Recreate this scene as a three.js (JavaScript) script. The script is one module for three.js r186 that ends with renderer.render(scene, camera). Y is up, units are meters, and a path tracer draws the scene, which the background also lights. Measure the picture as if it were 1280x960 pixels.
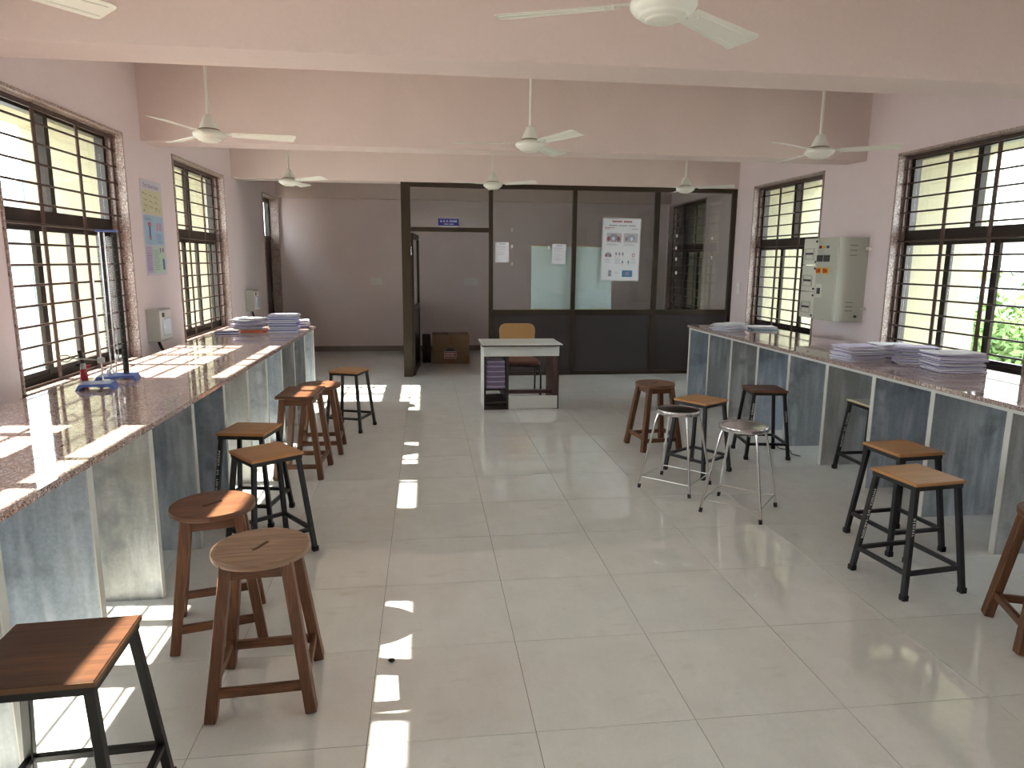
import * as THREE from 'three';
import { RoundedBoxGeometry } from 'three/addons/geometries/RoundedBoxGeometry.js';
import { mergeGeometries } from 'three/addons/utils/BufferGeometryUtils.js';

// ---------------------------------------------------------------- camera, sky, sun, exposure
const scene = new THREE.Scene();
const camera = new THREE.PerspectiveCamera(2 * Math.atan(480 / 855.82) * 180 / Math.PI, 1280 / 960, 0.05, 300);
{
  const pitch = 0.176895, yaw = 0.125261, roll = 0.0080531;
  const f = new THREE.Vector3(Math.sin(yaw) * Math.cos(pitch), -Math.sin(pitch), -Math.cos(yaw) * Math.cos(pitch));
  const r = new THREE.Vector3(Math.cos(yaw), 0, Math.sin(yaw)), u = new THREE.Vector3().crossVectors(r, f);
  const r2 = r.clone().multiplyScalar(Math.cos(roll)).addScaledVector(u, Math.sin(roll));
  const u2 = u.clone().multiplyScalar(Math.cos(roll)).addScaledVector(r, -Math.sin(roll));
  camera.position.set(0, 1.6694, 0);
  camera.quaternion.setFromRotationMatrix(new THREE.Matrix4().makeBasis(r2, u2, f.clone().negate()));
}
const renderer = new THREE.WebGLRenderer({ antialias: true });
renderer.toneMapping = THREE.LinearToneMapping;
renderer.toneMappingExposure = 3.9;
renderer.shadowMap.enabled = true;
scene.background = new THREE.Color().setRGB(0.86, 0.95, 1.0);
scene.backgroundIntensity = 3.2;
const sun = new THREE.DirectionalLight(new THREE.Color().setRGB(1.0, 0.93, 0.8), 13);
sun.position.set(-12, 12 * 0.838, -12 * 0.08 - 5);
sun.target.position.set(0, 0, -5);
sun.castShadow = true;
Object.assign(sun.shadow.camera, { left: -12, right: 12, top: 12, bottom: -12, near: 0.5, far: 60 });
sun.shadow.mapSize.set(4096, 4096);
scene.add(sun, sun.target);

// ---------------------------------------------------------------- helpers
let seed = 7;
const rnd = () => { seed = (seed * 1664525 + 1013904223) >>> 0; return seed / 4294967296; };
const rr = (a, b) => a + (b - a) * rnd();
const D2R = Math.PI / 180;
const V = (x, y, z) => new THREE.Vector3(x, y, z);
const used = new Map();
function numbered(name) { const n = used.get(name) ?? 0; used.set(name, n + 1); return n ? name + '_' + String(n).padStart(3, '0') : name; }
function lit(m) { m.castShadow = m.receiveShadow = true; return m; }
// planar uv in metres from the dominant axis of each triangle
function uvm(g, s = 1, ox = 0, oy = 0, upright = false) {
  const h = g.index ? g.toNonIndexed() : g, p = h.attributes.position, uv = new Float32Array(p.count * 2);
  const a = V(), b = V(), c = V(), n = V();
  for (let i = 0; i < p.count; i += 3) {
    a.fromBufferAttribute(p, i); b.fromBufferAttribute(p, i + 1); c.fromBufferAttribute(p, i + 2);
    n.copy(b).sub(a).cross(c.clone().sub(a)); const x = Math.abs(n.x), y = Math.abs(n.y), z = Math.abs(n.z);
    [a, b, c].forEach((q, k) => {
      const [w, t] = y >= x && y >= z ? [q.x, q.z] : x >= z ? [q.z, q.y] : [q.x, q.y];
      uv[(i + k) * 2] = (upright ? t : w) / s + ox; uv[(i + k) * 2 + 1] = (upright ? w : t) / s + oy;
    });
  }
  h.setAttribute('uv', new THREE.BufferAttribute(uv, 2));
  return h;
}
function bx(x0, x1, y0, y1, z0, z1) { const g = new THREE.BoxGeometry(Math.abs(x1 - x0), Math.abs(y1 - y0), Math.abs(z1 - z0)); g.translate((x0 + x1) / 2, (y0 + y1) / 2, (z0 + z1) / 2); return g; }
function rbx(x0, x1, y0, y1, z0, z1, r = 0.004, seg = 1) {
  const g = new RoundedBoxGeometry(Math.abs(x1 - x0), Math.abs(y1 - y0), Math.abs(z1 - z0), seg, r); g.translate((x0 + x1) / 2, (y0 + y1) / 2, (z0 + z1) / 2); return g;
}
const UPV = V(0, 1, 0);
// box bar between two points; w = width, d = depth; 'flat' keeps its wide side towards horizontal direction side
function bar(p, q, w, d, side) {
  const len = p.distanceTo(q), dir = q.clone().sub(p).normalize();
  const g = new RoundedBoxGeometry(w, len, d, 1, Math.min(w, d) * 0.12);
  let zx = (side ?? V(0, 0, 1)).clone(); const x = V().crossVectors(dir, zx).normalize(); zx = V().crossVectors(x, dir).normalize();
  g.applyMatrix4(new THREE.Matrix4().makeBasis(x, dir, zx).setPosition(p.clone().add(q).multiplyScalar(0.5)));
  return g;
}
function rod(p, q, r, seg = 10, r2 = r) {
  const g = new THREE.CylinderGeometry(r2, r, p.distanceTo(q), seg);
  g.applyQuaternion(new THREE.Quaternion().setFromUnitVectors(UPV, q.clone().sub(p).normalize()));
  const c = p.clone().add(q).multiplyScalar(0.5); g.translate(c.x, c.y, c.z); return g;
}
function tube(pts, r, seg = 24, rs = 8) { return new THREE.TubeGeometry(new THREE.CatmullRomCurve3(pts), seg, r, rs, false); }
function lathe(pts, seg = 28) { return new THREE.LatheGeometry(pts.map(([x, y]) => new THREE.Vector2(x, y)), seg); }
function merged(gs) { const l = (Array.isArray(gs) ? gs : [gs]).map((g) => { const h = g.index ? g.toNonIndexed() : g; if (!h.attributes.uv) h.setAttribute('uv', new THREE.BufferAttribute(new Float32Array(h.attributes.position.count * 2), 2)); return h; }); return l.length > 1 ? mergeGeometries(l) : l[0]; }
function part(name, gs, mat, parent) { const m = lit(new THREE.Mesh(merged(gs), mat)); m.name = parent === scene ? numbered(name) : name; parent.add(m); return m; }
function thing(name, label, category, pos = [0, 0, 0], turn = 0, group) {
  const o = new THREE.Group(); o.name = numbered(name); o.position.set(...pos); o.rotation.y = turn; o.userData = { label, category }; if (group) o.userData.group = group; scene.add(o); return o;
}
function single(name, gs, mat, label, category, group, pos, turn) {
  const m = part(name, gs, mat, scene); m.userData = { label, category }; if (group) m.userData.group = group; if (pos) m.position.set(...pos); if (turn) m.rotation.y = turn; return m;
}
function struct(name, gs, mat) { const m = part(name, gs, mat, scene); m.userData = { kind: 'structure' }; return m; }
function structGroup(name) { const o = new THREE.Group(); o.name = numbered(name); o.userData = { kind: 'structure' }; scene.add(o); return o; }
function dup(o, label, pos, turn = 0, group) { const c = o.clone(); c.name = numbered(o.name.replace(/_\d+$/, '')); c.userData = { ...o.userData, label }; if (group) c.userData.group = group; c.position.set(...pos); c.rotation.y = turn; scene.add(c); return c; }

// ---------------------------------------------------------------- procedural textures
function lattice(n, s) { let k = s >>> 0; const a = new Float32Array(n * n); for (let i = 0; i < a.length; i++) { k = (k * 1664525 + 1013904223) >>> 0; a[i] = k / 4294967296; } return a; }
function noiser(nx, ny, s) { // periodic value noise on [0,1)^2 with nx, ny cells
  const n = 64, a = lattice(n, s), sm = (t) => t * t * (3 - 2 * t);
  return (u, v) => { const x = u * nx, y = v * ny, xi = Math.floor(x), yi = Math.floor(y), fx = sm(x - xi), fy = sm(y - yi);
    const g = (i, j) => a[(((j % ny) + ny) % ny % n) * n + (((i % nx) + nx) % nx % n)];
    return (g(xi, yi) * (1 - fx) + g(xi + 1, yi) * fx) * (1 - fy) + (g(xi, yi + 1) * (1 - fx) + g(xi + 1, yi + 1) * fx) * fy; };
}
function fbm(nx, ny, oct, s) { const l = []; for (let o = 0; o < oct; o++) l.push(noiser(Math.min(nx << o, 1 << 12), Math.min(ny << o, 1 << 12), s + o * 101)); return (u, v) => { let t = 0, w = 0.5, q = 0; for (const f of l) { t += f(u, v) * w; q += w; w *= 0.5; } return t / q; }; }
function tex(w, h, fn, srgb = true) {
  const d = new Uint8Array(w * h * 4);
  for (let j = 0; j < h; j++) for (let i = 0; i < w; i++) { const c = fn(i / w, j / h, i, j); const o = (j * w + i) * 4; d[o] = Math.max(0, Math.min(255, c[0])); d[o + 1] = Math.max(0, Math.min(255, c[1])); d[o + 2] = Math.max(0, Math.min(255, c[2])); d[o + 3] = 255; }
  const t = new THREE.DataTexture(d, w, h, THREE.RGBAFormat); t.magFilter = THREE.LinearFilter; t.minFilter = THREE.LinearFilter; t.wrapS = t.wrapT = THREE.RepeatWrapping; if (srgb) t.colorSpace = THREE.SRGBColorSpace; t.needsUpdate = true; return t;
}
function canvasTex(w, h, draw) { const c = document.createElement('canvas'); c.width = w; c.height = h; draw(c.getContext('2d'), w, h); const t = new THREE.CanvasTexture(c); t.colorSpace = THREE.SRGBColorSpace; return t; }
const mix = (a, b, t) => a.map((x, i) => x + (b[i] - x) * t);
const clamp01 = (t) => Math.max(0, Math.min(1, t));

function woodTex(s, dark, light, rings = 10) {
  const a = fbm(2, 20, 4, s), b = fbm(4, 90, 3, s + 9), c = fbm(3, 3, 3, s + 31);
  return tex(512, 512, (u, v) => { const t = Math.sin((v * rings + a(u, v) * 2.6) * 6.283) * 0.5 + 0.5; return mix(dark, light, clamp01(0.18 + 0.42 * t * c(u, v) * 1.5 + 0.5 * (b(u, v) - 0.2))); });
}
const tWoodOld = woodTex(11, [70, 42, 28], [138, 92, 62], 7);
const tWoodPale = woodTex(17, [112, 86, 68], [170, 136, 110], 6);
const tWoodRed = woodTex(23, [68, 40, 24], [124, 80, 50], 8);
const tLam = (() => { const b = fbm(5, 120, 3, 77), a = fbm(2, 14, 3, 5); return tex(512, 512, (u, v) => mix([150, 104, 58], [192, 144, 92], clamp01(0.55 * b(u, v) + 0.5 * a(u, v)))); })();
const tWalnut = (() => { const b = fbm(3, 80, 3, 177), a = fbm(2, 18, 4, 51); return tex(512, 512, (u, v) => mix([52, 34, 26], [116, 76, 52], clamp01(1.3 * (0.5 * b(u, v) + 0.6 * a(u, v)) - 0.22))); })();
const tGranite = (() => { const a = fbm(120, 120, 2, 3), b = fbm(60, 60, 3, 41), c = fbm(9, 9, 3, 91); let k = 5; const r = () => { k = (k * 1664525 + 1013904223) >>> 0; return k / 4294967296; };
  return tex(512, 512, (u, v) => { const s = a(u, v), t = b(u, v), g = r(); let col = mix([158, 134, 126], [192, 172, 164], c(u, v)); if (s < 0.36) col = mix(col, [78, 62, 60], 0.8); else if (t > 0.62) col = mix(col, [212, 198, 192], 0.75); else if (s > 0.66) col = mix(col, [160, 118, 106], 0.7); return col.map((x) => x + (g - 0.5) * 34); }); })();
const tKota = [0, 1, 2].map((q) => { const a = fbm(34, 3, 5, 300 + q * 7), b = fbm(3, 2, 4, 330 + q * 7), c = fbm(90, 90, 2, 360 + q), d = fbm(12, 2, 5, 390 + q * 3), e = fbm(6, 6, 4, 420 + q * 5);
  const lo = [[134, 142, 149], [140, 140, 137], [128, 138, 150]][q], hi = [[206, 212, 217], [196, 196, 192], [202, 212, 222]][q];
  return tex(512, 512, (u, v) => { let col = mix(lo, hi, clamp01(0.5 * a(u, v) + 0.85 * b(u, v) + 0.3 * c(u, v) - 0.35)); const st = clamp01((d(u, v) - 0.56) * 5); col = mix(col, [226, 230, 232], st * 0.5); const dk = clamp01((e(u, v) - 0.6) * 5); col = mix(col, [98, 103, 108], dk * 0.4); const yl = clamp01((b(v, u) - 0.62) * 5); return mix(col, [150, 144, 128], yl * 0.45); }); });
const tTile = [0, 1, 2, 3].map((q) => { const a = fbm(4, 4, 5, 500 + q * 13), b = fbm(12, 5, 4, 540 + q * 13), c = fbm(70, 70, 2, 580 + q);
  return tex(256, 256, (u, v) => { let col = mix([213, 213, 208], [229, 229, 225], clamp01(0.7 * a(u, v) + 0.4 * b(u, v) - 0.05)); const st = clamp01((b(v, u) - 0.66) * 5); col = mix(col, [192, 184, 170], st * 0.22); return col.map((x) => x + (c(u, v) - 0.5) * 6); }); });
const tPlaster = (() => { const a = fbm(5, 5, 5, 801), b = fbm(120, 120, 2, 811); return tex(512, 512, (u, v) => { const t = (a(u, v) - 0.5) * 9 + (b(u, v) - 0.5) * 5; return [249 + t, 249 + t, 249 + t]; }); })();
const tCard = (() => { const a = fbm(4, 60, 3, 901), b = fbm(40, 40, 3, 911); return tex(256, 256, (u, v) => mix([122, 98, 76], [152, 126, 100], clamp01(0.5 * a(u, v) + 0.5 * b(u, v)))); })();

// ---------------------------------------------------------------- materials
const C = (r, g, b) => new THREE.Color().setRGB(r, g, b);
const S = (o) => new THREE.MeshStandardMaterial(o), P = (o) => new THREE.MeshPhysicalMaterial(o);
const M = {
  wall: S({ color: C(0.80, 0.665, 0.665), map: tPlaster, roughness: 0.75 }),
  beam: S({ color: C(0.74, 0.60, 0.56), map: tPlaster, roughness: 0.8 }),
  ceiling: S({ color: C(0.80, 0.74, 0.70), map: tPlaster, roughness: 0.85 }),
  outer: S({ color: C(0.38, 0.352, 0.235), map: tPlaster, roughness: 0.85 }),
  grout: S({ color: C(0.20, 0.18, 0.15), roughness: 0.9 }),
  skirt: S({ color: C(0.19, 0.15, 0.125), roughness: 0.3 }),
  granite: P({ map: tGranite, roughness: 0.05, ior: 1.95 }),
  graniteRough: S({ map: tGranite, roughness: 0.35 }),
  whiteEdge: S({ color: C(0.62, 0.61, 0.57), roughness: 0.6 }),
  alu: S({ color: C(0.035, 0.026, 0.022), roughness: 0.4, metalness: 0.3 }),
  grille: S({ color: C(0.10, 0.055, 0.045), roughness: 0.42 }),
  bars: S({ color: C(0.06, 0.035, 0.03), roughness: 0.35 }),
  glass: P({ color: C(0.97, 0.99, 0.985), roughness: 0, transmission: 1, thickness: 0, ior: 1.5 }),
  pframe: S({ color: C(0.040, 0.028, 0.017), roughness: 0.35, metalness: 0.35 }),
  ppanel: S({ color: C(0.042, 0.035, 0.037), roughness: 0.25 }),
  black: S({ color: C(0.006, 0.006, 0.007), roughness: 0.42 }),
  rubber: S({ color: C(0.01, 0.01, 0.01), roughness: 0.7 }),
  lam: S({ map: tLam, roughness: 0.32 }), lamEdge: S({ color: C(0.47, 0.22, 0.075), roughness: 0.5 }),
  lamPale: S({ color: C(0.62, 0.62, 0.60), roughness: 0.35 }), paleEdge: S({ color: C(0.56, 0.48, 0.25), roughness: 0.5 }),
  lamRed: S({ map: tWoodRed, color: C(0.95, 0.62, 0.5), roughness: 0.3 }), redEdge: S({ color: C(0.2, 0.08, 0.035), roughness: 0.5 }),
  walnut: S({ map: tWalnut, roughness: 0.3 }), walnutEdge: S({ color: C(0.15, 0.075, 0.035), roughness: 0.45 }),
  woodOld: S({ map: tWoodOld, roughness: 0.42 }), woodPale: S({ map: tWoodPale, roughness: 0.5 }), woodRed: S({ map: tWoodRed, roughness: 0.4 }),
  steel: S({ color: C(0.72, 0.71, 0.69), metalness: 1, roughness: 0.16 }), steelDisc: S({ color: C(0.58, 0.57, 0.56), metalness: 1, roughness: 0.13 }),
  fan: S({ color: C(0.76, 0.74, 0.66), roughness: 0.35 }), fanDark: S({ color: C(0.28, 0.2, 0.12), roughness: 0.5 }),
  deskWhite: S({ color: C(0.66, 0.67, 0.64), roughness: 0.3 }), deskDark: S({ color: C(0.025, 0.018, 0.016), roughness: 0.4 }), deskBrown: S({ color: C(0.075, 0.035, 0.03), roughness: 0.4 }),
  chairTan: S({ color: C(0.42, 0.235, 0.085), roughness: 0.35 }), chairSeat: S({ color: C(0.14, 0.062, 0.045), roughness: 0.6 }),
  card: S({ map: tCard, roughness: 0.85 }), tape: S({ color: C(0.26, 0.14, 0.065), roughness: 0.25 }),
  paper: S({ color: C(0.84, 0.84, 0.89), roughness: 0.75 }), paperEdge: S({ color: C(0.62, 0.57, 0.74), roughness: 0.85 }),
  paperBlue: S({ color: C(0.24, 0.24, 0.56), roughness: 0.7 }), paperViolet: S({ color: C(0.30, 0.22, 0.36), roughness: 0.8 }),
  orange: S({ color: C(0.72, 0.14, 0.03), roughness: 0.5 }), navy: S({ color: C(0.05, 0.06, 0.22), roughness: 0.5 }), folderBlue: S({ color: C(0.32, 0.58, 0.72), roughness: 0.4 }),
  blueMetal: S({ color: C(0.10, 0.16, 0.46), roughness: 0.3 }), red: S({ color: C(0.42, 0.02, 0.035), roughness: 0.35 }),
  panelGrey: S({ color: C(0.50, 0.50, 0.42), roughness: 0.4 }), panelDark: S({ color: C(0.05, 0.05, 0.045), roughness: 0.5 }), panelPale: S({ color: C(0.66, 0.65, 0.55), roughness: 0.4 }),
  knobY: S({ color: C(0.75, 0.42, 0.03), roughness: 0.4 }), knobR: S({ color: C(0.62, 0.10, 0.02), roughness: 0.4 }), lampR: S({ color: C(0.3, 0.03, 0.02), roughness: 0.2 }), lampB: S({ color: C(0.03, 0.06, 0.16), roughness: 0.2 }),
  boxGrey: S({ color: C(0.40, 0.40, 0.37), roughness: 0.45 }), plastic: S({ color: C(0.72, 0.76, 0.86), roughness: 0.2 }), switchWhite: S({ color: C(0.78, 0.73, 0.70), roughness: 0.35 }),
  board: S({ color: C(0.60, 0.70, 0.72), roughness: 0.25 }), boardTrim: S({ color: C(0.6, 0.52, 0.25), roughness: 0.5 }),
  doorWood: S({ color: C(0.035, 0.018, 0.013), roughness: 0.35 }), shutter: S({ color: C(0.07, 0.07, 0.072), roughness: 0.35 }),
  chrome: S({ color: C(0.75, 0.75, 0.76), metalness: 1, roughness: 0.15 }),
  farWall: S({ color: C(0.30, 0.32, 0.33), roughness: 0.9 }), farPink: S({ color: C(0.30, 0.24, 0.22), roughness: 0.9 }), farGlass: S({ color: C(0.12, 0.18, 0.20), roughness: 0.2 }),
  ground: S({ color: C(0.30, 0.28, 0.25), roughness: 1 }), leaf: S({ color: C(0.13, 0.22, 0.06), roughness: 0.8, side: THREE.DoubleSide }), trunk: S({ color: C(0.16, 0.11, 0.07), roughness: 0.9 }),
};
const mKota = tKota.map((map) => S({ map, roughness: 0.34 }));
const mTile = tTile.map((map) => P({ map, roughness: 0.012, ior: 2.1 }));

// ---------------------------------------------------------------- room shell
const XL = -2.58, XR = 4.60, ZB = -12.95, ZF = 2.45, CEIL = 3.45, TH = 0.23, SILL = 0.775, HEAD = 2.735;
const winL = [[-0.5 + 1.3, -1.06], [-1.62, -3.48], [-4.67, -6.54], [-7.72, -9.555]]; // [near z, far z]
winL[0] = [1.4, -0.45];
const winR = [[1.3, -0.43], [-1.70, -3.43], [-4.71, -6.44], [-7.71, -9.44]];
const doorL = [-11.70, -12.86], winR3 = [-11.12, -12.85];
function wallX(name, xa, xb, opens) { // wall along z with openings [z near, z far, y0, y1]
  const gs = [], o = [...opens].sort((a, b) => b[0] - a[0]); let z = ZF + TH;
  for (const [n, f, y0, y1] of o) { gs.push(bx(xa, xb, 0, CEIL, z, n)); if (y0 > 0) gs.push(bx(xa, xb, 0, y0, n, f)); gs.push(bx(xa, xb, y1, CEIL, n, f)); z = f; }
  gs.push(bx(xa, xb, 0, CEIL, z, ZB - TH));
  return struct(name, gs.map((g) => uvm(g, 1.7)), M.wall);
}
wallX('wall_left', XL - TH, XL, [...winL.map(([n, f]) => [n, f, SILL, HEAD]), [...doorL, 0, HEAD]]);
wallX('wall_right', XR, XR + TH, [...winR.map(([n, f]) => [n, f, SILL, HEAD]), [...winR3, SILL, HEAD]]);
struct('wall_back', uvm(bx(XL, XR, 0, CEIL, ZB - TH, ZB), 1.7), M.wall);
struct('wall_front', uvm(bx(XL, XR, 0, CEIL, ZF, ZF + TH), 1.7), M.wall);
struct('ceiling', uvm(bx(XL - 0.9, XR + 0.9, CEIL, CEIL + 0.15, ZB - TH, ZF + TH), 2), M.ceiling);
struct('ceiling_beam', uvm(bx(XL, XR, 2.74, CEIL, -4.28, -3.935), 1.7), M.beam);
struct('ceiling_beam', uvm(bx(XL, XR, 2.74, CEIL, -7.29, -6.95), 1.7), M.beam);
struct('ceiling_beam', uvm(bx(XL, XR, 2.75, CEIL, -10.26, -9.95), 1.7), M.beam);
struct('ceiling_beam', uvm(bx(XL, XR, 2.75, CEIL, ZB, -12.78), 1.7), M.beam);
struct('ceiling_beam', uvm(bx(XL, XR, 2.74, CEIL, -1.28, -0.94), 1.7), M.beam);
struct('baseboard_back', bx(XL, XR, 0, 0.1, ZB, ZB + 0.012), M.skirt);
struct('baseboard_left', [bx(XL, XL + 0.012, 0, 0.1, ZF, doorL[0])], M.skirt);
struct('baseboard_right', bx(XR - 0.012, XR, 0, 0.1, ZF, ZB), M.skirt);

// floor: grout bed with single tiles
{
  const fl = structGroup('floor');
  part('grout_bed', bx(XL - TH, XR + TH, -0.12, -0.0025, ZB - TH, ZF + TH), M.grout, fl);
  const s = 0.6, gap = 0.0012, x0 = -0.2273 - 4 * s, z0 = -2.1807;
  const geos = [0, 1, 2, 3, 4, 5, 6, 7].map((q) => uvm(bx(-s / 2 + gap, s / 2 - gap, -0.02, 0, -s / 2 + gap, s / 2 - gap), 0.6, (q % 4) * 0.37 + 0.5, q * 0.29 + 0.5));
  const behind = [];
  for (let i = 0; i < 12; i++) for (let j = -8; j < 18; j++) {
    const cx = x0 + (i + 0.5) * s, cz = z0 - (j + 0.5) * s, q = Math.floor(rnd() * 8);
    if (j < -1) { behind.push(geos[q].clone().translate(cx, 0, cz)); continue; }
    const m = lit(new THREE.Mesh(geos[q], mTile[(q * 3 + i + j + 8) % 4])); m.name = 'floor_tile'; m.position.set(cx, 0, cz); m.rotation.y = (q % 2) * Math.PI; fl.add(m);
  }
  const b = part('floor_tiles_behind', behind, mTile[0], fl); b.userData = { kind: 'stuff' };
}

// ---------------------------------------------------------------- windows
function buildWindow(name, side, near, far, tip, opt = {}) {
  const w = structGroup(name), x = side < 0 ? XL : XR, X = (d) => x + side * d, L = near - far, zc = (t) => near - L * t;
  const y0 = SILL, y1 = HEAD, gt = 0.022;
  // granite lining of the reveal
  for (const [a, b] of [[near, near - gt], [far, far + gt]]) part('reveal_slab', uvm(bx(X(-0.012), X(0.13), y0, y1, a, b), 0.6), M.graniteRough, w);
  part('reveal_slab', uvm(bx(X(-0.012), X(0.13), y1 - gt, y1, near, far), 0.6), M.graniteRough, w);
  part('sill_slab', uvm(bx(X(-0.012), X(0.20), y0, y0 + gt, near, far), 0.6), M.granite, w);
  // aluminium frame
  const fy0 = y0 + gt, fy1 = y1 - gt, n = near - gt, f = far + gt, fw = 0.045, xa = 0.13, xb = 0.20;
  const tr0 = 1.885, tr1 = 2.0;
  part('window_frame', [bx(X(xa), X(xb), fy0, fy0 + fw, n, f), bx(X(xa), X(xb), fy1 - fw, fy1, n, f), bx(X(xa), X(xb), fy0, fy1, n, n - fw), bx(X(xa), X(xb), fy0, fy1, f, f + fw)], M.alu, w);
  part('transom', bx(X(xa), X(xb), tr0, tr1, n - fw, f + fw), M.alu, w);
  const um = zc(opt.upper ?? 0.49);
  part('mullion', bx(X(xa + 0.005), X(xb - 0.005), tr1, fy1 - fw, um + 0.03, um - 0.03), M.alu, w);
  for (const [a, b] of [[n - fw, um + 0.03], [um - 0.03, f + fw]]) {
    part('pane', bx(X(0.163), X(0.167), tr1 + 0.002, fy1 - fw - 0.002, a - 0.002, b + 0.002), opt.pane ?? M.glass, w);
  }
  const st = (opt.stiles ?? [0.345, 0.62, 0.87]).map(zc); let prev = n - fw; const ends = [...st, f + fw];
  st.forEach((z, i) => part('sash_stile', bx(X(0.135 + 0.018 * (i % 2)), X(0.165 + 0.018 * (i % 2)), fy0 + fw, tr0, z + 0.032, z - 0.032), M.alu, w));
  part('sash_rail', [bx(X(0.14), X(0.18), fy0 + fw, fy0 + fw + 0.035, n - fw, f + fw), bx(X(0.14), X(0.18), tr0 - 0.03, tr0, n - fw, f + fw)], M.alu, w);
  ends.forEach((z, i) => { const a = prev - (i ? 0.034 : 0.002), b = z + (i < st.length ? 0.034 : 0.002); if (a - b > 0.02) part('pane', bx(X(0.155 + 0.012 * (i % 2)), X(0.159 + 0.012 * (i % 2)), fy0 + fw + 0.037, tr0 - 0.032, a, b), opt.pane ?? M.glass, w); prev = z; });
  // iron grille
  const gx = 0.075;
  part('grille_rail', bx(X(gx - 0.012), X(gx - 0.004), y1 - gt - 0.042, y1 - gt - 0.006, near - gt, far + gt), M.bars, w);
  for (const t of opt.flats ?? [0.02, 0.335, 0.66, 0.98]) { const z = zc(t); part('grille_flat', bx(X(gx - 0.004), X(gx + 0.004), y0 + gt, y1 - gt, z + 0.021, z - 0.021), M.grille, w); }
  for (let k = 0; k < 14; k++) { const y = 0.80 + 0.137 * k; if (k === 0) continue; part('grille_bar', rod(V(X(gx - 0.011), y, near - gt), V(X(gx - 0.011), y, far + gt), 0.0085, 8), M.bars, w); }
  part('grille_bar', rod(V(X(gx - 0.011), 0.806, near - gt), V(X(gx - 0.011), 0.806, far + gt), 0.0085, 8), M.bars, w);
  if (!opt.noHood) { // projecting concrete fins and sunshade outside
    part('side_fin', uvm(bx(X(TH), tip, 0.45, 2.86, far - 0.11, far), 1.7), M.outer, w);
    part('side_fin', uvm(bx(X(TH), tip, 0.45, 2.86, near, near + 0.11), 1.7), M.outer, w);
    part('sunshade', uvm(bx(X(TH), tip, 2.76, 2.86, near, far), 1.7), M.outer, w);
  }
  return w;
}
let wn = 1;
for (const [n, f] of winL) buildWindow('window_' + wn++, -1, n, f, -3.40);
for (const [n, f] of winR) buildWindow('window_' + wn++, 1, n, f, 5.62, { stiles: [0.33, 0.655], upper: 0.5, flats: [0.02, 0.345, 0.655, 0.98] });
buildWindow('window_' + wn++, 1, winR3[0], winR3[1], 5.62, { pane: M.shutter, stiles: [0.33, 0.655], upper: 0.5, flats: [0.02, 0.345, 0.655, 0.98] });

// door in the side wall near the far corner
{
  const d = structGroup('door_1'), X = (t) => XL - t, [n, f] = doorL;
  for (const [a, b] of [[n, n - 0.02], [f, f + 0.02]]) part('reveal_slab', uvm(bx(X(-0.012), X(0.16), 0, HEAD, a, b), 0.6), M.graniteRough, d);
  part('reveal_slab', uvm(bx(X(-0.012), X(0.16), HEAD - 0.02, HEAD, n, f), 0.6), M.graniteRough, d);
  part('door_frame', [bx(X(0.14), X(0.21), 0, HEAD - 0.02, n - 0.02, n - 0.09), bx(X(0.14), X(0.21), 0, HEAD - 0.02, f + 0.09, f + 0.02), bx(X(0.14), X(0.21), 1.98, 2.07, n - 0.09, f + 0.09), bx(X(0.14), X(0.21), HEAD - 0.09, HEAD - 0.02, n - 0.09, f + 0.09)], M.doorWood, d);
  const leaf = part('door_leaf', bx(X(0.15), X(0.19), 0.01, 1.98, n - 0.09, f + 0.09), M.doorWood, d);
  part('handle', rbx(X(0.11), X(0.15), 0.98, 1.12, f + 0.15, f + 0.18, 0.005), M.chrome, leaf);
  part('pane', bx(X(0.172), X(0.178), 2.07, HEAD - 0.09, n - 0.09, f + 0.09), M.glass, d);
}

struct('wall_yard', uvm(bx(-3.75, -3.6, -4, 3.3, -13.6, -11.0), 1.7), M.outer);

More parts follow.
